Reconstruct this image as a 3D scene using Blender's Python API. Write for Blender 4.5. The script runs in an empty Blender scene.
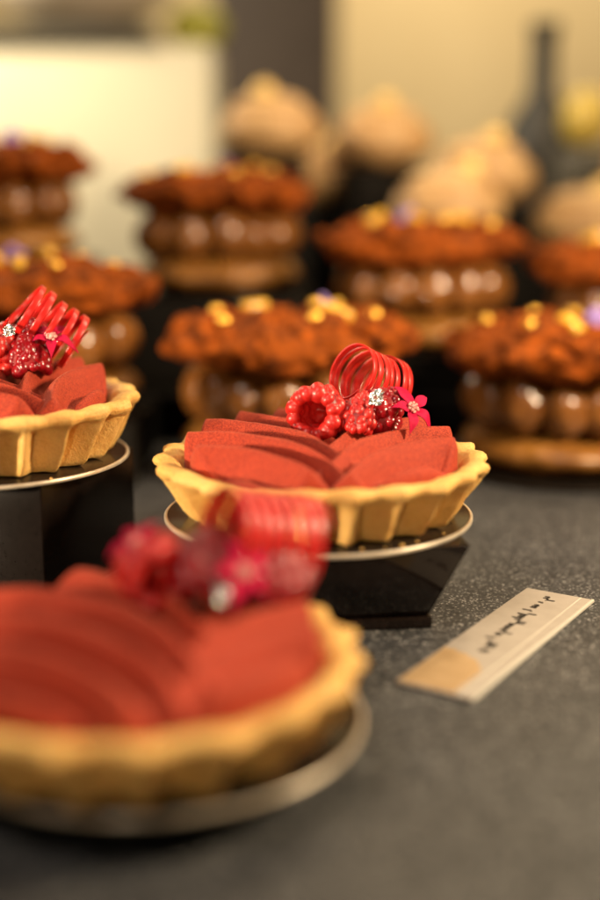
import bpy, bmesh, math, random
from math import pi, sin, cos, radians
from mathutils import Vector, Matrix, noise, Euler

random.seed(7)
MM = 0.001
SC = bpy.context.scene
COL = SC.collection

# ------------------------------------------------------------------ helpers
def V(*a): return Vector(a)

def mesh_obj(name, verts, faces, mat, parent=None, loc=None, smooth=True, rot=None):
    """verts in millimetres -> one mesh object in metres"""
    me = bpy.data.meshes.new(name)
    me.from_pydata([(v[0]*MM, v[1]*MM, v[2]*MM) for v in verts], [], faces)
    me.validate(); me.update()
    if smooth:
        me.polygons.foreach_set('use_smooth', [True]*len(me.polygons))
    for m in (mat if isinstance(mat, (list, tuple)) else [mat]):
        me.materials.append(m)
    o = bpy.data.objects.new(name, me)
    COL.objects.link(o)
    if parent: o.parent = parent
    if loc: o.location = [c*MM for c in loc]
    if rot: o.rotation_euler = rot
    return o

def empty(name, loc, rz=0):
    o = bpy.data.objects.new(name, None); COL.objects.link(o)
    o.empty_display_size = 0.01
    o.location = [c*MM for c in loc]; o.rotation_euler = (0, 0, rz)
    return o

def tag(o, label, cat, group=None, kind=None):
    o['label'] = label; o['category'] = cat
    if group: o['group'] = group
    if kind: o['kind'] = kind
    return o

def copy_tree(o, parent=None):
    c = o.copy(); COL.objects.link(c)
    if parent: c.parent = parent
    for ch in [k for k in o.children]:
        copy_tree(ch, c)
    return c

class MB:
    def __init__(s): s.v = []; s.f = []
    def add(s, verts, faces):
        b = len(s.v); s.v += [tuple(v) for v in verts]; s.f += [tuple(i+b for i in f) for f in faces]
    def box(s, cx, cy, cz, sx, sy, sz, bev=0.0, rz=0):
        bm = bmesh.new(); bmesh.ops.create_cube(bm, size=1)
        for v in bm.verts: v.co = V(v.co.x*sx, v.co.y*sy, v.co.z*sz)
        if bev: bmesh.ops.bevel(bm, geom=bm.edges[:], offset=bev, segments=3, affect='EDGES', profile=.5)
        R = Matrix.Rotation(rz, 3, 'Z')
        bm.verts.index_update()
        s.add([R @ v.co + V(cx, cy, cz) for v in bm.verts], [[v.index for v in f.verts] for f in bm.faces]); bm.free()
    def lathe(s, prof, n=64, fn=None):
        """prof = list of (r,z); r==0 only at ends"""
        rows = []
        vs = []; fs = []
        for (r, z) in prof:
            if r < 1e-6:
                rows.append([len(vs)]); vs.append((0, 0, z))
            else:
                rows.append(list(range(len(vs), len(vs)+n)))
                for i in range(n):
                    a = 2*pi*i/n
                    vs.append((r*cos(a), r*sin(a), z))
        for A, B in zip(rows[:-1], rows[1:]):
            for i in range(n):
                j = (i+1) % n
                if len(A) == 1 and len(B) == 1: continue
                if len(A) == 1: fs.append((A[0], B[j], B[i]))
                elif len(B) == 1: fs.append((A[i], A[j], B[0]))
                else: fs.append((A[i], A[j], B[j], B[i]))
        if fn: vs = [fn(v) for v in vs]
        s.add(vs, fs)
    def ico(s, c, r, sub=2, scl=(1, 1, 1), fn=None, rot=None):
        bm = bmesh.new(); bmesh.ops.create_icosphere(bm, subdivisions=sub, radius=1)
        vs = []
        for v in bm.verts:
            p = V(v.co.x*r*scl[0], v.co.y*r*scl[1], v.co.z*r*scl[2])
            if fn: p = fn(p)
            if rot: p = rot @ p
            vs.append(p + V(*c))
        bm.verts.index_update()
        s.add(vs, [[v.index for v in f.verts] for f in bm.faces]); bm.free()
    def build(s, name, mat, parent=None, loc=None, smooth=True, rot=None):
        return mesh_obj(name, s.v, s.f, mat, parent, loc, smooth, rot)

def smooth_by_angle(o, deg=35):
    me = o.data
    me.polygons.foreach_set('use_smooth', [True]*len(me.polygons))
    bm = bmesh.new(); bm.from_mesh(me)
    for e in bm.edges:
        if len(e.link_faces) == 2 and e.calc_face_angle(0) > radians(deg): e.smooth = False
    bm.to_mesh(me); bm.free()

# ------------------------------------------------------------------ materials
def mat_new(name):
    m = bpy.data.materials.new(name); m.use_nodes = True
    nt = m.node_tree; nt.nodes.clear()
    out = nt.nodes.new('ShaderNodeOutputMaterial'); b = nt.nodes.new('ShaderNodeBsdfPrincipled')
    nt.links.new(b.outputs[0], out.inputs[0])
    return m, nt, b

def pset(b, **k):
    for key, val in k.items():
        b.inputs[key.replace('_', ' ')].default_value = val

def noise_node(nt, scale, detail=3, rough=.55, vec=None):
    n = nt.nodes.new('ShaderNodeTexNoise'); n.inputs['Scale'].default_value = scale
    n.inputs['Detail'].default_value = detail; n.inputs['Roughness'].default_value = rough
    if vec: nt.links.new(vec, n.inputs['Vector'])
    return n

def objvec(nt):
    return nt.nodes.new('ShaderNodeTexCoord').outputs['Object']

def ramp(nt, fac, stops):
    r = nt.nodes.new('ShaderNodeValToRGB'); e = r.color_ramp.elements
    while len(e) < len(stops): e.new(.5)
    for el, (p, c) in zip(e, stops): el.position = p; el.color = (*c, 1)
    nt.links.new(fac, r.inputs[0]); return r

def bump(nt, b, heights, dist=.0003, strength=.5):
    prev = None
    for h, d, st in heights:
        n = nt.nodes.new('ShaderNodeBump'); n.inputs['Distance'].default_value = d; n.inputs['Strength'].default_value = st
        nt.links.new(h, n.inputs['Height'])
        if prev: nt.links.new(prev, n.inputs['Normal'])
        prev = n.outputs[0]
    nt.links.new(prev, b.inputs['Normal'])

def simple(name, col, rough=.5, **k):
    m, nt, b = mat_new(name)
    pset(b, Base_Color=(*col, 1), Roughness=rough, **k); return m

def noisy(name, c1, c2, scale, rough=.5, bumpd=.0002, bst=.4, detail=4, **k):
    m, nt, b = mat_new(name)
    v = objvec(nt); n = noise_node(nt, scale, detail, .6, v)
    r = ramp(nt, n.outputs[0], [(.3, c1), (.7, c2)])
    nt.links.new(r.outputs[0], b.inputs['Base Color'])
    pset(b, Roughness=rough, **k)
    if bst: bump(nt, b, [(n.outputs[0], bumpd, bst)])
    return m

# shortcrust: golden with baked freckles and sandy grain
def crust_mat():
    m, nt, b = mat_new('shortcrust'); v = objvec(nt)
    big = noise_node(nt, 110, 4, .6, v); fine = noise_node(nt, 1500, 3, .65, v)
    r = ramp(nt, big.outputs[0], [(.25, (.58, .29, .07)), (.5, (.73, .43, .125)), (.78, (.80, .51, .175))])
    r2 = ramp(nt, fine.outputs[0], [(.32, (.78, .66, .5)), (.55, (1, 1, 1))])
    mx = nt.nodes.new('ShaderNodeMix'); mx.data_type = 'RGBA'; mx.blend_type = 'MULTIPLY'; mx.inputs[0].default_value = .55
    nt.links.new(r.outputs[0], mx.inputs[6]); nt.links.new(r2.outputs[0], mx.inputs[7])
    nt.links.new(mx.outputs[2], b.inputs['Base Color'])
    pset(b, Roughness=.58, Subsurface_Weight=.25, Subsurface_Scale=.0012, Subsurface_Radius=(1, .5, .2))
    b.inputs['Specular IOR Level'].default_value = .35
    md = noise_node(nt, 420, 4, .65, v)
    bump(nt, b, [(big.outputs[0], .001, .5), (md.outputs[0], .0005, .55), (fine.outputs[0], .00026, .7)])
    return m

def velvet_mat():
    m, nt, b = mat_new('red_velvet_spray'); v = objvec(nt)
    fine = noise_node(nt, 2700, 2, .7, v); big = noise_node(nt, 120, 3, .5, v)
    r = ramp(nt, fine.outputs[0], [(.38, (.22, .016, .006)), (.60, (.44, .046, .014))])
    nt.links.new(r.outputs[0], b.inputs['Base Color'])
    pset(b, Roughness=.72, Subsurface_Weight=.12, Subsurface_Scale=.001, Subsurface_Radius=(1, .25, .1))
    b.inputs['Specular IOR Level'].default_value = .3
    b.inputs['Sheen Weight'].default_value = .15; b.inputs['Sheen Roughness'].default_value = .5
    b.inputs['Sheen Tint'].default_value = (1, .5, .35, 1)
    bump(nt, b, [(big.outputs[0], .0007, .35), (fine.outputs[0], .00020, .8)])
    return m

def cloth_mat():
    m, nt, b = mat_new('dark_speckled_cloth'); v = objvec(nt)
    vo = nt.nodes.new('ShaderNodeTexVoronoi'); vo.inputs['Scale'].default_value = 2200; nt.links.new(v, vo.inputs['Vector'])
    sep = nt.nodes.new('ShaderNodeSeparateColor'); nt.links.new(vo.outputs['Color'], sep.inputs[0])
    big = noise_node(nt, 14, 3, .5, v); mid = noise_node(nt, 420, 3, .6, v)
    r = ramp(nt, sep.outputs[0], [(0, (.014, .0142, .0155)), (.55, (.031, .0315, .034)), (.84, (.07, .070, .073)), (.96, (.28, .27, .265))])
    rb = ramp(nt, big.outputs[0], [(.3, (.8, .8, .8)), (.7, (1.1, 1.08, 1.05))])
    rm = ramp(nt, mid.outputs[0], [(.3, (.6, .6, .6)), (.7, (1.3, 1.3, 1.3))])
    def mul(a, c):
        mx = nt.nodes.new('ShaderNodeMix'); mx.data_type = 'RGBA'; mx.blend_type = 'MULTIPLY'; mx.inputs[0].default_value = 1
        nt.links.new(a, mx.inputs[6]); nt.links.new(c, mx.inputs[7]); return mx.outputs[2]
    nt.links.new(mul(mul(r.outputs[0], rb.outputs[0]), rm.outputs[0]), b.inputs['Base Color'])
    pset(b, Roughness=.55)
    bump(nt, b, [(sep.outputs[1], .00035, .6), (mid.outputs[0], .0006, .35)])
    return m

M = {}
M['crust'] = crust_mat()
M['velvet'] = velvet_mat()
M['cloth'] = cloth_mat()
M['board'] = noisy('black_gloss_board', (.008, .006, .005), (.016, .012, .009), 400, .2, .00003, .2, Specular_IOR_Level=.3)
M['board_edge'] = noisy('pale_gold_foil_edge', (.60, .50, .38), (.80, .70, .56), 300, .34, .00003, .2, Metallic=.55)
M['acrylic'] = noisy('black_acrylic', (.008, .005, .004), (.014, .009, .007), 900, .14, .00002, .1, Specular_IOR_Level=.3)
M['satin_black'] = noisy('satin_black_box', (.005, .003, .0022), (.008, .005, .004), 700, .24, .00003, .15, Specular_IOR_Level=.12)
M['matte_black'] = noisy('matte_black_riser', (.004, .003, .002), (.008, .006, .0045), 60, .75, .0001, .1, Specular_IOR_Level=.1)
M['berry'] = noisy('raspberry_flesh', (.36, .007, .008), (.62, .026, .018), 330, .4, .0001, .25,
                   Subsurface_Weight=.5, Subsurface_Scale=.0025, Subsurface_Radius=(1, .15, .1), Coat_Weight=.08, Coat_Roughness=.2)
M['berry_core'] = noisy('raspberry_hollow', (.16, .003, .006), (.30, .006, .010), 300, .45, .0002, .4,
                        Subsurface_Weight=.2, Subsurface_Scale=.001)
M['glaze'] = noisy('dark_glazed_raspberry', (.17, .002, .006), (.32, .005, .011), 260, .28, .0001, .25,
                   Subsurface_Weight=.35, Subsurface_Scale=.002, Subsurface_Radius=(1, .1, .1), Coat_Weight=.25, Coat_Roughness=.12)
M['curl'] = noisy('red_sugar_curl', (.46, .008, .008), (.58, .018, .012), 200, .34, .0001, .15,
                  Subsurface_Weight=.3, Subsurface_Scale=.0008, Subsurface_Radius=(1, .15, .1), Coat_Weight=.2, Coat_Roughness=.12)
M['petal'] = noisy('magenta_petal', (.40, .003, .035), (.55, .006, .06), 350, .7, .0002, .3, Specular_IOR_Level=.15,
                   Subsurface_Weight=.3, Subsurface_Scale=.0006, Subsurface_Radius=(1, .15, .3))
M['stamen'] = noisy('pale_pink_flower_centre', (.55, .16, .16), (.8, .45, .38), 1500, .4)
M['silver'] = simple('silver_leaf', (.88, .90, .88), .2, Metallic=1.0)
M['crumble'] = noisy('cocoa_dusted_crumble', (.035, .0065, .0005), (.34, .072, .004), 170, .9, .0014, .8, 6, Specular_IOR_Level=.15)
M['choux'] = noisy('baked_choux', (.13, .045, .006), (.36, .15, .025), 60, .38, .0008, .4)
M['nut'] = noisy('glazed_praline', (.12, .040, .008), (.25, .095, .020), 90, .24, .0002, .2, Coat_Weight=.4, Coat_Roughness=.1)
M['peel'] = noisy('candied_yellow_peel', (.66, .33, .025), (.80, .46, .05), 250, .25, .0002, .2)
M['violet'] = noisy('violet_petal', (.18, .10, .34), (.30, .19, .50), 300, .5)
M['card'] = noisy('ivory_card', (.33, .285, .24), (.38, .33, .28), 200, .5, .0001, .1)
M['card_edge'] = simple('pale_card_edge', (.55, .51, .44), .3)
M['gold_patch'] = noisy('gold_leaf_patch', (.46, .30, .15), (.58, .40, .22), 160, .42, .0003, .5, Metallic=.35)
M['ink'] = simple('dark_ink', (.17, .145, .12), .6)
M['bun'] = noisy('pale_choux_bun', (.40, .22, .085), (.58, .35, .15), 50, .5, .001, .4)
M['bunsugar'] = noisy('sugar_topping', (.52, .31, .13), (.66, .43, .21), 200, .6, .0008, .6)
M['goldball'] = simple('gold_highlight_ball', (.95, .55, .09), .35, Metallic=1.0)  # metal for the small balls that give bright glints on the pastries
M['highlight_ball'] = noisy('golden_highlight_disc', (.82, .52, .16), (.92, .64, .24), 60, .4, .0001, .1, Metallic=.4)  # bright gold colour imitating out-of-focus highlight discs
M['cream_panel'] = noisy('cream_painted_board', (.80, .72, .52), (.86, .79, .60), 6, .5, .0002, .1)
M['wall'] = noisy('warm_plaster', (.68, .54, .32), (.78, .64, .41), 2.2, .8, .001, .2)
M['pillar'] = noisy('dark_painted_pillar', (.085, .060, .046), (.13, .095, .075), 5, .6, .0005, .2)
M['tray'] = noisy('dark_metal_tray', (.06, .055, .04), (.09, .08, .06), 30, .35, .0002, .1)
M['bowl'] = noisy('beige_ceramic', (.62, .50, .36), (.74, .62, .48), 25, .25, .0003, .1)
M['lime'] = noisy('yellow_green_peel', (.42, .42, .05), (.56, .52, .08), 120, .35, .0004, .3)
M['bottle'] = noisy('dark_bottle_glass', (.025, .02, .014), (.03, .026, .02), 40, .5)
M['lemon'] = noisy('yellow_peel', (.66, .46, .08), (.76, .56, .13), 120, .3, .0004, .3)

# ------------------------------------------------------------------ setting
mb = MB()
N = 40
vs = []; fs = []
for j in range(N+1):
    for i in range(N+1):
        x = -900 + 1800*i/N; y = -420 + 1560*j/N
        vs.append((x, y, 0))
for j in range(N):
    for i in range(N):
        a = j*(N+1)+i; fs.append((a, a+1, a+N+2, a+N+1))
mb.add(vs, fs)
tc = mb.build('tablecloth', M['cloth']); tag(tc, 'dark grey speckled cloth covering the whole display table', 'tablecloth', kind='structure')

mb = MB(); mb.box(0, 1960, 500, 3600, 60, 2600)
w = mb.build('wall', M['wall'], smooth=False); tag(w, 'out of focus warm cream wall behind the display', 'wall', kind='structure')

# ------------------------------------------------------------------ tart
RIM = 40.0; TH = 17.0; NFL = 24
def tart_proto(loc, seam=2.5, NFL=22, deep=1.18):
    root = empty('raspberry_tart', loc)
    # --- crust
    n = 456
    outer = [(0, 0, 0, 0), (14, 0, 0, 0), (27, 0, .9, 0), (29.8, .3, 1.7, 0), (30.8, 1.2, 2.0, 0), (31.7, 3.0, 2.5, 0), (32.8, 5.2, 2.85, 0), (33.9, 7.3, 3.0, 0),
             (35.1, 9.2, 2.95, 0), (36.3, 10.5, 2.4, 0), (37.7, 11.0, 1.6, 1), (38.8, 11.6, 1.15, 1), (39.4, 12.5, .95, 1), (39.2, 13.4, .8, 1), (38.4, 14.0, .65, 1),
             (37.0, 14.2, .45, 1), (35.0, 13.8, .3, 1), (33.8, 12.8, .2, 0), (32.8, 11.0, .1, 0), (30.0, 9, 0, 0), (20, 8, 0, 0), (0, 8, 0, 0)]
    # densify
    prof = []
    for a, b in zip(outer[:-1], outer[1:]):
        k = 3 if a[0] > 25 and b[0] > 25 else 1
        for t in range(k): prof.append(tuple(a[q]+(b[q]-a[q])*t/k for q in range(4)))
    prof.append(outer[-1])
    vs = []; fs = []; rows = []
    def flute(ph):
        # crisp crest, concave scoop between
        t = (ph/(2*pi)) % 1.0
        u = abs(2*t-1)          # 1 at crest, 0 mid-scoop
        return 2*(u**1.25) - 1
    for (r, z, A, top) in prof:
        if r < 1e-6:
            rows.append([len(vs)]); vs.append((0, 0, z)); continue
        rows.append(list(range(len(vs), len(vs)+n)))
        for i in range(n):
            a = 2*pi*i/n
            wob = noise.noise(V(cos(a)*1.6, sin(a)*1.6, 3.1))*.14
            ph = NFL*a + wob*2.2 + .03*(z-6)
            amp = deep*A*(1+.25*noise.noise(V(cos(a)*2.3, sin(a)*2.3, 9.)))
            rr = r + amp*(flute(ph) - .15)
            p = V(rr*cos(a), rr*sin(a), z)
            q = p*.16
            d = .45*noise.noise(q) + .22*noise.noise(p*.45) + .10*noise.noise(p*1.1)
            if z <= 0.01 and r < 28: d = 0
            p.x += cos(a)*d*.9; p.y += sin(a)*d*.9
            if z > 10.5 and r > 34: p.z += .55*noise.noise(V(cos(a)*3, sin(a)*3, 5)) + .35*noise.noise(p*.25) + top*.25*flute(ph)
            elif 0 < z < 1.5: p.z = max(.02, p.z + .25*noise.noise(p*.3))
            vs.append(tuple(p))
    for A_, B_ in zip(rows[:-1], rows[1:]):
        for i in range(n):
            j = (i+1) % n
            if len(A_) == 1: fs.append((A_[0], B_[j], B_[i]))
            elif len(B_) == 1: fs.append((A_[i], A_[j], B_[0]))
            else: fs.append((A_[i], A_[j], B_[j], B_[i]))
    mesh_obj('crust', vs, fs, M['crust'], root)
    # --- piped filling: overlapping folds from both flanks meeting in a braided seam
    RO = 31.8
    nt_, nr = 520, 92
    def fold(t):
        t %= 1.0
        s = .36
        u = t/s if t < s else (1-t)/(1-s)
        return 1-(1-u)**1.38
    def field(x, y):
        wob = 2.2*noise.noise(V(x*.05, y*.05, 2.2))
        x = x - seam
        u, w = max(0, -x), max(0, x)
        gl = 1.65*u - .025*u*u - 1.5*w
        gr = 1.45*w - .021*w*w - 1.2*u
        kl = (y - gl + wob)/13.6 + .30
        kr = (y - gr + wob)/13.6 + .78
        def taper(q):                     # 1 on the own flank, falling beyond the middle
            t = min(1, max(0, (q+13)/21.0)); return t*t*(3-2*t)
        hl = fold(kl)*(.12 + .88*taper(-x)) ; hr = fold(kr)*(.12 + .88*taper(x))
        d = hl-hr; k = .06                # soft maximum: one ribbon lies over the other
        m = max(hl, hr)
        return m + k*math.exp(-abs(d)/k)*.3
    vs = []; fs = []; rows = []
    for k in range(nr+1):
        s = k/nr
        if k == 0:
            rows.append([0]); vs.append((0, 0, 13.2 + 7.0*field(0, 0))); continue
        if s < .78: r = RO*(s/.78)*.965; e = 0.0
        else: e = (s-.78)/.22; r = RO*.965
        rows.append(list(range(len(vs), len(vs)+nt_)))
        for i in range(nt_):
            a = 2*pi*i/nt_
            ro = r/RO
            x, y = r*cos(a), r*sin(a)
            h = field(x, y)
            flank = cos(a)**2*ro**2
            z = 11.6 + 7.0*h + 1.0*flank + 1.6*(1-ro**2) - 1.2*max(0, -sin(a))**2*ro**4 + max(0, sin(a))*ro**3*(1.4 + 3.2*(1-h))
            rr = r*(1 + .045*(h-.6)*ro**3)
            if e > 0:
                rr += 1.25*sin(min(1, e*2.2)*pi/2)
                zt = z; ee = max(0, (e-.10)/.90)
                z = zt - .8*(1-cos(min(1, e*2.2)*pi/2)) - max(.5, zt-.8-9.9)*ee**1.25
                rr += .2*ee
            p = V(rr*cos(a), rr*sin(a), z)
            p.z += .25*noise.noise(p*.12) + .07*noise.noise(p*.6)
            vs.append(tuple(p))
    for A_, B_ in zip(rows[:-1], rows[1:]):
        for i in range(nt_):
            j = (i+1) % nt_
            if len(A_) == 1: fs.append((A_[0], B_[i], B_[j]))
            else: fs.append((A_[i], B_[i], B_[j], A_[j]))
    mesh_obj('filling', vs, fs, M['velvet'], root)
    return root

G_T = 'raspberry tarts with red velvet filling'
MID = (0.6, 0, 22.5); LEF = (-85.2, 19.1, 32.4); FRO = (-33.3, -89.4, 8.3)
tart_m = tart_proto(MID)
tart_l = copy_tree(tart_m); tart_l.location = [c*MM for c in LEF]; tart_l.rotation_euler.z = radians(38); tart_l.scale = (1, 1, 1.1)
tart_f = tart_proto(FRO, 12.5, 19, 1.5); tart_f.rotation_euler.z = radians(-4); tart_f.scale = (1, 1, .95)
tart_m.rotation_euler.z = radians(2)
tag(tart_m, 'sharply focused red tart in fluted golden crust, in the middle on the tapered black stand', 'tart', G_T)
tag(tart_l, 'red tart half cut off by the left frame edge, raised on the tall black box', 'tart', G_T)
tag(tart_f, 'large blurred red tart in front, lying low on the tablecloth', 'tart', G_T)

# ------------------------------------------------------------------ cake boards
def board(loc, label, R=37.0):
    root = empty('cake_board', loc)
    mb = MB(); mb.lathe([(0, 0), (R-.7, 0), (R-.7, .12), (R-.7, .85), (R-.8, .9), (0, .9)], 128)
    o = mb.build('disc', M['board'], root); smooth_by_angle(o)
    mb = MB(); mb.lathe([(R-.6, 0.0), (R-.12, .04), (R, .2), (R, .75), (R-.15, .95), (R-.5, .98), (R-.75, .94), (R-.75, .7)], 128)
    mb.build('rim', M['board_edge'], root)
    tag(root, label, 'cake board', 'round cake boards')
    return root
board((0, 0, 21.55), 'round black cake board with pale gold edge under the sharp middle tart')
board((-85.2, 19.1, 31.45), 'round black cake board with pale gold edge on top of the tall black box')
board((-30.5, -85.5, 7.35), 'blurred round cake board raised just off the cloth under the front tart', 37.5)

# ------------------------------------------------------------------ stands
def frustum(mb, x, y, z0, z1, b0, b1, rz, off=(0, 0), bev=.5):
    bm = bmesh.new(); bmesh.ops.create_cube(bm, size=1)
    for v in bm.verts:
        up = v.co.z > 0
        s = b1 if up else b0
        v.co = V(v.co.x*s*2 + (off[0] if up else 0), v.co.y*s*2 + (off[1] if up else 0), z1 if up else z0)
    bmesh.ops.bevel(bm, geom=bm.edges[:], offset=bev, segments=2, affect='EDGES', profile=.5)
    R = Matrix.Rotation(rz, 3, 'Z'); bm.verts.index_update()
    mb.add([R @ v.co + V(x, y, 0) for v in bm.verts], [[v.index for v in f.verts] for f in bm.faces]); bm.free()

mid_stand = empty('cake_stand', (0, 0, 0))
mb = MB(); frustum(mb, 0, 0, 3.0, 21.45, 22.6, 30, radians(7))
o = mb.build('body', M['acrylic'], mid_stand); smooth_by_angle(o)
mb = MB(); mb.box(0, 0, 1.45, 46.5, 46.5, 2.8, .5, radians(7))
o = mb.build('foot', M['acrylic'], mid_stand); smooth_by_angle(o)
tag(mid_stand, 'black glossy stand tapering down to a flat foot under the sharp middle tart', 'cake stand')

lef_stand = empty('display_box', (-85.2, 19.1, 0))
mb = MB(); mb.box(7, 0, 15.7, 46, 46, 31.2, .45, radians(-20))
o = mb.build('body', M['satin_black'], lef_stand); smooth_by_angle(o)
tag(lef_stand, 'tall black glossy box carrying the tart cut off at the left edge', 'display box')

mb = MB(); mb.lathe([(0, .1), (17, .1), (18, .6), (18, 6.8), (17.4, 7.3), (0, 7.3)], 64)
o = mb.build('low_stand', M['acrylic'], None, (-33.3, -89.4, 0)); smooth_by_angle(o)
tag(o, 'low black round stand under the blurred front tart', 'cake stand')

# ------------------------------------------------------------------ garnish
def raspberry_proto(dark=False):
    root = empty('raspberry', (0, 0, 0))
    core = MB()
    core.lathe([(3.0, 9.0), (3.9, 5), (4.35, 1), (4.6, -.7), (5.6, -.3), (6.2, 1.0), (6.5, 2.7), (6.1, 5.3), (4.9, 7.8), (3.1, 9.8), (0, 10.9)], 28)
    core.lathe([(0, 8.4), (3.0, 9.0)], 28)
    core.build('hollow', M['berry_core'], root)
    d = MB()
    rows = [(4.9, 0.2, 12, 1.8), (5.2, 2.7, 12, 1.95), (4.75, 5.1, 11, 1.95), (3.6, 7.3, 9, 1.9), (2.0, 8.9, 5, 1.8), (0, 9.8, 1, 1.7)]
    rnd = random.Random(11)
    for k, (R, z, n, r) in enumerate(rows):
        for i in range(n):
            a = 2*pi*(i+.5*(k % 2))/n + rnd.uniform(-.10, .10)
            rr = r*rnd.uniform(.84, 1.14)
            out = V(cos(a), sin(a), 0)
            c = out*R + V(0, 0, z + rnd.uniform(-.55, .55))
            d.ico(c, rr, 3, (1.12, rnd.uniform(.9, 1.05), rnd.uniform(.92, 1.15)), None, Matrix.Rotation(a, 3, 'Z'))
    o = d.build('drupelets', M['glaze'] if dark else M['berry'], root)
    rm = o.modifiers.new('merge', 'REMESH'); rm.mode = 'VOXEL'; rm.voxel_size = .00024; rm.use_smooth_shade = True
    sm = o.modifiers.new('soften', 'SMOOTH'); sm.factor = .5; sm.iterations = 6
    return root

def rot_to(direction, roll=0):
    q = V(*direction).to_track_quat('Z', 'Y'); m = q.to_matrix() @ Matrix.Rotation(roll, 3, 'Z')
    return m.to_euler()

def place(o, base, off, direction=None, roll=0, scale=None):
    o.location = [(b+c)*MM for b, c in zip(base, off)]
    if direction: o.rotation_euler = rot_to(direction, roll)
    if scale: o.scale = scale if isinstance(scale, tuple) else (scale,)*3
    return o

def curl(base, start, axis, radius, turns, pitch, width, label, r_end=None, thick=.55, up=(0, 0, 1), squash=1.0):
    """comb-cut ribbon of sugar wound into an open tube"""
    ax = V(*axis).normalized(); u = V(*up); u = (u - ax*u.dot(ax)).normalized(); w = ax.cross(u)
    r_end = r_end or radius
    n = int(turns*56); mb = MB(); vs = []; fs = []
    sec = [(-.5, -.5), (-.3, -.62), (.3, -.62), (.5, -.5), (.5, .5), (.3, .62), (-.3, .62), (-.5, .5)]
    for i in range(n+1):
        t = i/n; a = 2*pi*turns*t + 2.2
        R = radius + (r_end-radius)*t + .7*noise.noise(V(a*.3, 7, turns))
        wd = width*(min(1, .25 + t*14))*(min(1, .25+(1-t)*14))*(1+.34*noise.noise(V(a*.55, turns, 1)))
        er = u*cos(a)*squash + w*sin(a)
        c = ax*(pitch*turns*t + .42*noise.noise(V(a*.4, 3, turns))) + er*R
        ern = er.normalized()
        for (p, q) in sec:
            vs.append(c + ax*(p*wd) + ern*(q*thick))
    m = len(sec)
    for i in range(n):
        for j in range(m):
            k = (j+1) % m
            fs.append((i*m+j, i*m+k, (i+1)*m+k, (i+1)*m+j))
    fs.append(tuple(range(m))[::-1]); fs.append(tuple(n*m+j for j in range(m)))
    mb.add(vs, fs)
    o = mb.build('sugar_curl', M['curl'])
    o.location = [(b+c)*MM for b, c in zip(base, start)]
    tag(o, label, 'sugar curl', 'red sugar curls on the tarts')
    return o

def flower_proto():
    root = empty('star_flower', (0, 0, 0))
    mb = MB()
    for k in range(5):
        a = 2*pi*k/5; R = Matrix.Rotation(a, 3, 'Z')
        L = 6.4*(1+.2*sin(k*2.3)); ns, nw = 12, 6
        for side in (0, 1):
            vs = []; fs = []
            for i in range(ns+1):
                t = i/ns; wd = 1.5*(sin(pi*min(1, t*.92+.1)))**.75*(1-t**3*.9)
                for j in range(nw+1):
                    s = 2*j/nw-1
                    x = .6+L*t; y = wd*s
                    z = 1.3*sin(t*pi*.8) - 2.0*t*t*(1+.9*sin(k*1.9)) + .45*abs(s)*(1-t) - .22*side + .25*sin(t*9+k) + .3*s*sin(k*2.6+t*4)*t
                    vs.append(R @ V(x, y, z))
            for i in range(ns):
                for j in range(nw):
                    q = i*(nw+1)+j
                    f = (q, q+nw+1, q+nw+2, q+1)
                    fs.append(f if side == 0 else f[::-1])
            mb.add(vs, fs)
    mb.build('petals', M['petal'], root)
    mb = MB()
    for k in range(9):
        a = 2*pi*k/9; mb.ico((1.15*cos(a), 1.15*sin(a), .8+.3*sin(k*3)), .42, 2)
    mb.ico((0, 0, .7), .8, 2); mb.ico((0, 0, 1.5), .4, 2)
    mb.build('centre', M['stamen'], root)
    return root

def silver(base, off, size, seed, label, direction=(0, -.7, .7)):
    n = 22; top = []; fs = []
    for j in range(n+1):
        for i in range(n+1):
            u = 2*i/n-1; v = 2*j/n-1
            # ragged outline
            rad = math.hypot(u, v); ang = math.atan2(v, u)
            lim = .75+.3*noise.noise(V(cos(ang)*1.5, sin(ang)*1.5, seed))
            m = max(abs(u), abs(v)); kk = (m/rad if rad > 1e-6 else 1)*lim
            x, y = u*kk*size, v*kk*size
            z = 1.1*noise.noise(V(x*.55, y*.55, seed)) + .6*noise.noise(V(x*1.4, y*1.4, seed+4))
            top.append(V(x + .5*noise.noise(V(x, y, seed+9)), y, z))
    N1 = n+1
    for j in range(n):
        for i in range(n):
            a = j*N1+i; fs.append((a, a+1, a+N1+1, a+N1))
    o = mesh_obj('silver_leaf', top, fs, M['silver'], smooth=False)
    sol = o.modifiers.new('thickness', 'SOLIDIFY'); sol.thickness = .00006
    place(o, base, off, direction)
    tag(o, label, 'silver leaf', 'flakes of silver leaf')
    return o

RB = raspberry_proto(); RD = raspberry_proto(True)
used = {'r': False, 'd': False}
def berry(base, off, direction, roll, scale, label, dark=False):
    src, key = (RD, 'd') if dark else (RB, 'r')
    o = src if not used[key] else copy_tree(src)
    used[key] = True
    place(o, base, off, direction, roll, scale)
    tag(o, label, 'raspberry', 'raspberries on the tarts'); return o
FL = flower_proto(); used_f = [False]
def flower(base, off, direction, roll, scale, label):
    o = FL if not used_f[0] else copy_tree(FL)
    used_f[0] = True
    place(o, base, off, direction, roll, scale)
    tag(o, label, 'flower', 'magenta star flowers'); return o

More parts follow.
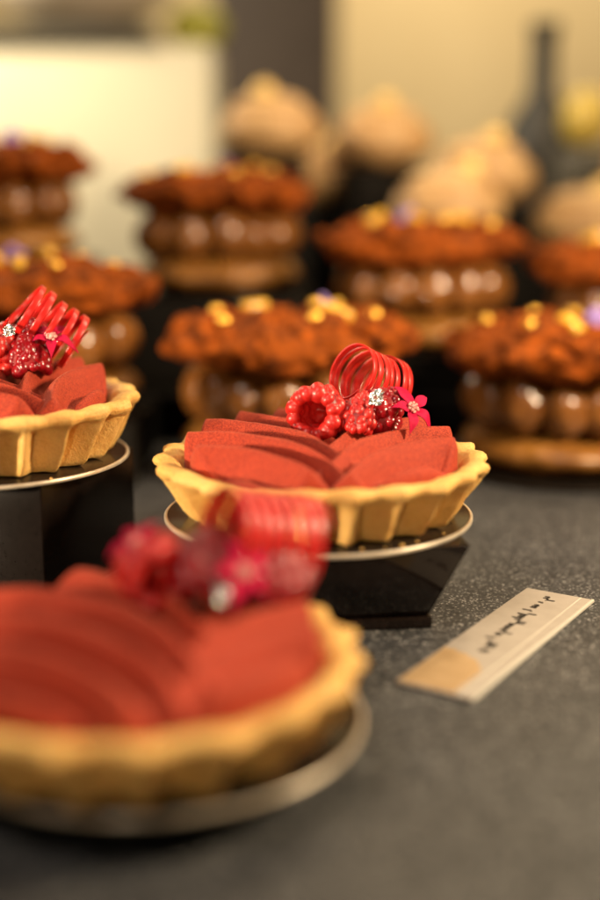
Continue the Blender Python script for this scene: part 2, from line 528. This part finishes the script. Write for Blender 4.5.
# middle tart (offsets from the tart's base centre)
berry(MID, (-1.9, 3.0, 23.0), (.30, .88, -.06), .3, (1.06, 1.06, 1.0), 'hollow raspberry with its open end facing out, left end of the middle tart garnish')
berry(MID, (8.4, 3.2, 19.4), (.25, .25, .93), 1.1, (.62, .74, .82), 'upright raspberry half between hollow berry and dark berry on middle tart')
berry(MID, (18.2, 7.5, 21.6), (-.85, .2, .12), .5, (1.0, 1.0, .95), 'dark glazed raspberry beneath the star flower on the middle tart', True)
curl(MID, (7.2, 15.0, 31.6), (.72, .56, -.41), 7.1, 7.6, 2.1, 1.55, 'tight many ringed red curl standing behind the raspberries of the middle tart', 7.8, .32)
flower(MID, (21.8, 3.4, 24.4), (.42, -.66, .62), .45, 1.02, 'magenta five petalled flower at the right end of the middle tart garnish')
silver(MID, (13.0, .8, 27.6), 2.7, 3.3, 'crumpled silver flake on the berries of the sharp middle tart', (-.1, -.85, .5))

# left tart
GL = (-87.2, 19.1, 31.2)
berry(GL, (5.0, 2.0, 25.0), (.2, .6, .6), .9, .95, 'raspberry at the left picture edge under the wide red curl')
berry(GL, (15.5, 0.5, 22.4), (-.2, .3, .9), 1.9, (.72, .8, .9), 'dark upright raspberry under the wide red curl of the left tart', True)
berry(GL, (12.0, 6.5, 28.2), (.6, .4, .3), 2.9, .8, 'dark raspberry lying inside the wide red curl of the left tart', True)
curl(GL, (11.5, 7.5, 38.6), (.78, .12, -.61), 7.0, 5.5, 3.35, 1.7, 'wide glossy open ringed red curl on the tart at the left edge', 7.0, .35)
flower(GL, (20.5, 1.5, 30.5), (.1, -.5, .8), .9, .95, 'magenta flower tucked in the wide curl of the left tart')
silver(GL, (10.6, -1.5, 32.8), 2.3, 8.1, 'silver flake on the tart at the left edge', (-.1, -.7, .7))

# front tart
GF = (-33.3, -89.4, 7.4)
berry(GF, (4.0, 13.0, 23.0), (-.4, .8, .1), .4, 1.05, 'blurred raspberry at the left end of the front tart garnish')
berry(GF, (11.5, 14.0, 21.0), (.2, .2, .9), .2, .95, 'blurred dark raspberry in the middle of the front tart garnish', True)
berry(GF, (20.5, 13.0, 21.4), (.9, .3, .1), 1.4, 1.0, 'blurred dark raspberry under the curl of the front tart', True)
curl(GF, (14.0, 17.0, 29.8), (.85, .40, -.22), 9.0, 7.8, 2.35, 1.9, 'blurred red curl standing on the large front tart', 9.4, .32)
flower(GF, (19.0, 8.0, 25.4), (.2, -.7, .6), .5, 1.05, 'blurred magenta flower below the curl of the front tart')
flower(GF, (-.5, 14.5, 29.0), (-.4, -.5, .7), .1, .8, 'blurred magenta flower above the left berry of the front tart')
silver(GF, (15.5, 6.0, 22.5), 2.4, 5.7, 'large blurred silver flake on the front tart', (0, -.7, .7))

# ------------------------------------------------------------------ label card
ang = math.atan2(59.9, 37.6)
card = empty('label_card', (40.6, -27.6, 0), ang)
mb = MB(); mb.box(0, 0, .5, 70.5, 16.6, .8, .2)
o = mb.build('plate', M['card'], card); smooth_by_angle(o)
mb = MB(); mb.box(0, -8.75, .55, 70.5, .8, .9, .2)
o = mb.build('edge_strip', M['card_edge'], card); smooth_by_angle(o)
mb = MB(); mb.box(0, -5.9, .92, 70.0, .35, .06)
mb.build('scored_line', M['card_edge'], card, smooth=False)
# torn gold patch, a thin foil
n = 40; up = []; lo = []
for i in range(n+1):
    t = i/n; y = -4.6 + 12.4*t
    x = -12.5 + 2.4*noise.noise(V(0, t*2.1, 4.)) + 1.0*noise.noise(V(0, t*8, 1.)) - 9*(1-t)**2.2
    up.append((x, y)); lo.append((-34.6, y))
vs = [(x, y, z) for z in (.905, .99) for (x, y) in up + lo[::-1]]
m = len(up)*2; fs = [tuple(range(m, 2*m)), tuple(range(m))[::-1]] + [(i, (i+1) % m, m+(i+1) % m, m+i) for i in range(m)]
mesh_obj('gold_patch', vs, fs, M['gold_patch'], card, smooth=False)
# illegible slanted handwriting-like line
mb = MB(); rnd = random.Random(3); pts = []
x = -11.0
while x < 31:
    k = rnd.random()
    if k < .14: x += 1.3; pts.append(None); continue
    h = rnd.choice([1.0, 1.0, 1.2, 2.2, -1.9]); wd = rnd.uniform(.8, 1.25)
    for q in range(8):
        a = q/8*2*pi; pts.append((x + wd*q/8 + .35*sin(a), .6 + h*.5*(1-cos(a)) + .12*rnd.random(), 0))
    x += wd
prev = None
for p in pts:
    if p and prev:
        d = V(p[0]-prev[0], p[1]-prev[1], 0)
        if 0.01 < d.length < 3:
            mb.box((p[0]+prev[0])/2, (p[1]+prev[1])/2, .93, d.length+.3, .6, .05, 0, math.atan2(d.y, d.x))
    prev = p
mb.build('lettering', M['ink'], card, smooth=False)
tag(card, 'narrow ivory name card with torn gold patch, flat on the cloth', 'label card')

# crumbs on the middle board and cloth
mb = MB(); rnd = random.Random(5)
for (x, y, z, r) in [(18, -29.5, 22.5, .55), (21.5, -26.5, 22.5, .38), (9, -32.5, 22.5, .4), (28, -20, 22.45, .35), (-62, -10, 32.8, .4), (14, -31.4, 22.5, .25)]:
    mb.ico((x, y, z), r, 2, (1, .8, .7), lambda p: p*(1+.4*noise.noise(p*3)))
cr = mb.build('crumbs', M['crust']); tag(cr, 'few loose golden pastry crumbs on the cake boards', 'crumbs', kind='stuff')

# ------------------------------------------------------------------ chocolate choux pastries behind
def pastry_proto():
    root = empty('chocolate_pastry', (0, 0, 0))
    def lump(a1, s1, a2, s2, sd):
        def f(p):
            nrm = p.normalized()
            d = a1*noise.noise(p*s1 + V(sd, 0, 0)) + a2*noise.noise(p*s2 + V(0, sd, 0))
            return p + nrm*d
        return f
    mb = MB(); mb.ico((0, 0, 7), 1, 5, (36, 36, 9.5), lump(2.2, .06, .8, .2, 2))
    mb.v = [(x, y, max(0, z)) for x, y, z in mb.v]
    mb.build('choux_base', M['choux'], root)
    rnd = random.Random(2)
    for i in range(13):
        a = 2*pi*i/13 + rnd.uniform(-.06, .06)
        b = MB(); b.ico((28.5*cos(a), 28.5*sin(a), 23.5 + rnd.uniform(-1, 1)), 8.4*rnd.uniform(.92, 1.06), 4, (1, 1, 1.2), lump(.9, .16, .3, .6, i))
        b.build('praline_ball', M['nut'], root)
    mb = MB(); mb.lathe([(0, 12), (22, 12), (23, 22), (22, 33), (0, 34)], 48)
    mb.build('praline_cream', M['choux'], root)
    mb = MB(); mb.ico((0, 0, 40), 1, 6, (40, 40, 10), lump(6.5, .07, 3.2, .2, 6))
    for i in range(74):
        a = rnd.uniform(0, 2*pi); R = 40*math.sqrt(rnd.uniform(.15, 1.05))
        z = 40 + 8.5*math.sqrt(max(0, 1-(R/41)**2))
        mb.ico((R*cos(a), R*sin(a), z), rnd.uniform(3.0, 8.0), 3, (1, rnd.uniform(.4, .8), rnd.uniform(.4, .8)), lump(1.4, .3, .6, .8, i),
               Euler((rnd.uniform(-.6, .6), rnd.uniform(-.6, .6), rnd.uniform(0, 3))).to_matrix())
    mb.build('crumble_top', M['crumble'], root)
    for (a, R, L, tilt) in [(-1.9, 20, 11, .7), (-.75, 17, 9, -.4), (1.1, 16, 10, .3)]:
        b = MB(); b.box(0, 0, 0, L, 4.2, 3.4, 1.2)
        o = b.build('candied_peel', M['peel'], root, (R*cos(a), R*sin(a), 51.5), rot=(tilt*.4, tilt*.5, a+tilt))
    for (a, R) in [(-2.5, 24), (-1.2, 30), (-.2, 22), (.6, 30), (1.7, 25), (2.6, 29)]:
        b = MB(); b.ico((R*cos(a), R*sin(a), 40 + 13.5*math.sqrt(1-(R/41)**2)), 2.4, 3, (1, 1, .8), lump(.3, .5, .1, 1, 3))
        b.build('gold_leaf_glint', M['goldball'], root)  # gold leaf bits shaped as metal balls, added for bright round glints
    b = MB()
    for k in range(4):
        a = k*pi/2
        b.ico((2.6*cos(a), 2.6*sin(a), 0), 2.7, 2, (1, .8, .35))
    b.build('violet_flower', M['violet'], root, (6, -13, 52.5), rot=(.9, .1, 0))
    return root

def riser(x, y, h, rz, label, s=74, z0=0):
    mb = MB(); mb.box(0, 0, z0+(h-z0)/2, s, s, h-z0, .5, rz)
    o = mb.build('display_riser', M['matte_black'], None, (x, y, .1)); smooth_by_angle(o)
    tag(o, label, 'display riser', 'black risers under the chocolate pastries')
def pboard(x, y, z, label, R=41):
    mb = MB(); mb.lathe([(0, 0), (R-.3, 0), (R, .3), (R, 1.1), (R-.3, 1.4), (0, 1.4)], 96)
    o = mb.build('dark_cake_board', M['board'], None, (x, y, z)); smooth_by_angle(o)
    tag(o, label, 'cake board', 'dark boards under the chocolate pastries')
PP = pastry_proto(); G_P = 'chocolate pastries with crumble tops'
spots = [
 # x, y, top z, rotation, where
 (89.6, 147, 51, 10, 'nearest chocolate pastry, right of the sharp tart, its whole side of nuts in view', 'table pastry right of the sharp tart', 1.0),
 (-8.5, 138, 55, 75, 'chocolate crumble pastry directly behind the sharp middle tart', 'pastry directly behind the sharp tart', 1.0),
 (-97.7, 151, 71, 200, 'chocolate crumble pastry directly behind the red curl of the left tart', 'pastry behind the left tart', 1.0),
 (46.2, 234, 83, 300, 'chocolate crumble pastry in the second row, above right of the middle curl', 'second row pastry above the middle curl', 1.0),
 (-40.6, 266, 103, 140, 'high chocolate crumble pastry before the cream panel, centre of back row', 'high pastry before the cream panel', 1.0),
 (-141, 284, 116, 20, 'highest chocolate crumble pastry at the upper left picture edge', 'highest pastry at the upper left', 1.0),
 (137, 238, 74, 250, 'chocolate crumble pastry cut by the right picture edge, below the bottle', 'pastry cut by the right picture edge', 1.0),
]
for i, (x, y, top, rz, lab, short, s) in enumerate(spots):
    o = PP if i == 0 else copy_tree(PP)
    zb = max(1.7, top - 49*s)
    o.location = (x*MM, y*MM, zb*MM); o.rotation_euler.z = radians(rz); o.scale = (s, s, s)
    tag(o, lab, 'pastry', G_P)
    pboard(x, y, zb-1.5, 'dark board under the ' + short)
    if zb > 6: riser(x, y, zb-1.8, 0, 'black box under the ' + short, 76 if y < 250 else 78, 18.2 if y > 200 else 0)

mb = MB(); mb.box(0, 365, 9, 560, 350, 17.8, 1)
o = mb.build('display_platform', M['matte_black'], None, (0, 0, .1)); smooth_by_angle(o)
tag(o, 'wide low black platform carrying the back rows of pastries', 'platform')

# pale buns further back
def bun_proto():
    root = empty('choux_bun', (0, 0, 0))
    f = lambda p: p + p.normalized()*(2.0*noise.noise(p*.08) + .8*noise.noise(p*.25))
    mb = MB(); mb.ico((0, 0, 14), 1, 5, (28, 28, 17), f)
    mb.v = [(x, y, max(0, z)) for x, y, z in mb.v]
    mb.build('bun', M['bun'], root)
    mb = MB(); mb.ico((0, 0, 27), 1, 5, (20, 20, 7), lambda p: p + p.normalized()*1.8*noise.noise(p*.3))
    mb.build('sugar_topping', M['bunsugar'], root)
    mb = MB(); mb.ico((3, -11, 33.5), 6.5, 3)
    mb.build('gold_highlight_ball', M['highlight_ball'], root)  # added ball standing in for a round out-of-focus highlight
    return root
BP = bun_proto()
bsp = [(-20.7, 414, 113, 'pale bun with added gold highlight ball standing before the dark pillar'),
       (42, 432, 108, 'pale bun with added gold highlight ball in the middle before the warm wall'),
       (92, 385, 88, 'lower pale bun with added gold highlight ball left of the dark bottle'),
       (8, 470, 88, 'pale bun behind and between the two highest pale buns'),
       (70, 350, 72, 'lowest pale bun just above the second row pastry'),
       (200, 440, 92, 'pale bun cut by the right picture edge behind the yellow fruit'),
       (150, 400, 62, 'low pale bun at the right before the dark bottle')]
for i, (x, y, z, lab) in enumerate(bsp):
    o = BP if i == 0 else copy_tree(BP)
    o.location = (x*MM, y*MM, z*MM); o.rotation_euler.z = radians(20*i-30); 
    tag(o, lab, 'bun', 'pale buns at the back')
    mb = MB(); mb.box(0, 0, 18.2+(z-.4-18.2)/2, 40, 40, z-.4-18.2, .6, .2*i)
    r = mb.build('bun_riser', M['matte_black'], None, (x, y, .1)); smooth_by_angle(r)
    tag(r, 'black box under the ' + lab, 'display riser', 'black risers under the pale buns')

# ------------------------------------------------------------------ background furniture
mb = MB(); mb.box(-178, 690, 98.2, 220, 80, 196, 2)
o = mb.build('cream_panel', M['cream_panel']); smooth_by_angle(o)
tag(o, 'bright cream upright panel at the left behind the pastries', 'panel')
mb = MB(); mb.box(-205, 690, 203, 190, 90, 12, 2)
o = mb.build('serving_tray', M['tray']); smooth_by_angle(o); tag(o, 'dark flat tray on top of the cream panel', 'tray')
mb = MB(); mb.lathe([(0, 0), (30, 0), (38, 4), (62, 22), (70, 40), (67, 40), (58, 24), (34, 8), (0, 6)], 64)
o = mb.build('serving_bowl', M['bowl'], None, (-165, 690, 209.2)); tag(o, 'pale beige bowl on the dark tray above the cream panel', 'bowl')
mb = MB(); mb.ico((0, 0, 17), 17, 4, (1.25, 1, 1), lambda p: p*(1+.1*max(0, abs(p.x)/17-.8)))
o = mb.build('lime', M['lime'], None, (-82, 690, 196.3)); tag(o, 'yellow green fruit beside the dark tray', 'fruit')
mb = MB(); mb.box(-30, 1080, 300, 128, 60, 600, 4)
o = mb.build('pillar', M['pillar']); smooth_by_angle(o); tag(o, 'dark upright pillar between the cream panel and the wall', 'pillar')
mb = MB(); mb.lathe([(0, 0), (16, 0), (17, 2), (17, 78), (14, 92), (6, 104), (5.5, 128), (6.5, 129), (6.5, 133), (0, 133)], 48)
o = mb.build('bottle', M['bottle'], None, (152, 545, .1), rot=(0, 0, 0)); smooth_by_angle(o); o.scale = (1.5, 1.5, 1.5)
tag(o, 'dark bottle standing at the right behind the pale buns', 'bottle')
mb = MB(); mb.ico((0, 0, 0), 16, 4, (1, 1, 1.15))
o = mb.build('lemon', M['lemon'], None, (176, 520, 138.5)); tag(o, 'round yellow fruit right of the dark bottle', 'fruit')
mb = MB(); mb.box(0, 0, 60, 44, 44, 119.6, 1)
o = mb.build('fruit_riser', M['tray'], None, (176, 520, .1)); smooth_by_angle(o); tag(o, 'dark box under the round yellow fruit', 'display riser')

# ------------------------------------------------------------------ light
def area(name, loc, target, size, power, col, sy=None):
    l = bpy.data.lights.new(name, 'AREA'); l.energy = power; l.color = col; l.size = size*MM
    l.shape = 'DISK' if sy is None else 'RECTANGLE'
    if sy: l.size_y = sy*MM
    o = bpy.data.objects.new(name, l); COL.objects.link(o)
    o.location = [c*MM for c in loc]
    o.rotation_euler = (V(*target)-V(*loc)).to_track_quat('-Z', 'Y').to_euler()
    return o
WARM = (1, .78, .50)
def spot(name, loc, target, r, power, col, deg, blend):
    l = bpy.data.lights.new(name, 'SPOT'); l.energy = power; l.color = col; l.shadow_soft_size = r*MM
    l.spot_size = radians(deg); l.spot_blend = blend
    o = bpy.data.objects.new(name, l); COL.objects.link(o); o.location = [c*MM for c in loc]
    o.rotation_euler = (V(*target)-V(*loc)).to_track_quat('-Z', 'Y').to_euler()
    return o
area('key_lamp', (290, -75, 215), (-22, -50, 20), 55, 2.4, WARM)
spot('left_spot', (-415, -245, 88), (-30, 42, 32), 14, 16.5, (1, .80, .54), 26, .6)
spot('front_spot', (-60, -410, 104), (-25, 24, 38), 12, 1.7, (1, .80, .54), 23, .8)
area('overhead_fill', (-230, -330, 600), (-40, -80, 0), 200, 2.0, (1, .86, .70))  # unseen soft fill added from above to lift the shadows
spot('pastry_spot', (240, -150, 270), (-10, 225, 62), 18, 6.0, WARM, 46, .5)
area('pastry_lamp', (120, 260, 520), (0, 215, 60), 60, .9, WARM)
area('bun_fill', (260, 230, 420), (50, 410, 110), 40, 1.0, WARM)  # unseen light added to brighten the buns and their gold balls
area('panel_fill', (-420, 500, 430), (-240, 650, 140), 110, 3.6, (1, .86, .62))  # extra light put in to brighten the panel front
area('wall_fill', (250, 1250, 1050), (60, 1930, 260), 400, 15, (1, .80, .50))  # unseen light added to wash the far wall

wd = bpy.data.worlds.new('World'); SC.world = wd; wd.use_nodes = True
bg = wd.node_tree.nodes['Background']; bg.inputs[0].default_value = (.9, .75, .6, 1); bg.inputs[1].default_value = .016

# ------------------------------------------------------------------ camera
cd = bpy.data.cameras.new('camera'); cam = bpy.data.objects.new('camera', cd); COL.objects.link(cam)
cam.location = (-4.4*MM, -291.6*MM, 100*MM); cam.rotation_euler = (radians(90-12.1), 0, 0)
cd.sensor_fit = 'VERTICAL'; cd.sensor_height = 36; cd.sensor_width = 24; cd.lens = 50
cd.clip_start = .01; cd.clip_end = 20
cd.dof.use_dof = True; cd.dof.focus_distance = .304; cd.dof.aperture_fstop = 3.8
SC.camera = cam
SC.view_settings.view_transform = 'Standard'; SC.view_settings.look = 'None'
SC.view_settings.exposure = 0; SC.view_settings.gamma = 1
SC.render.engine = 'CYCLES'
SC.cycles.use_denoising = True
SC.cycles.max_bounces = 8
SC.cycles.sample_clamp_indirect = 6
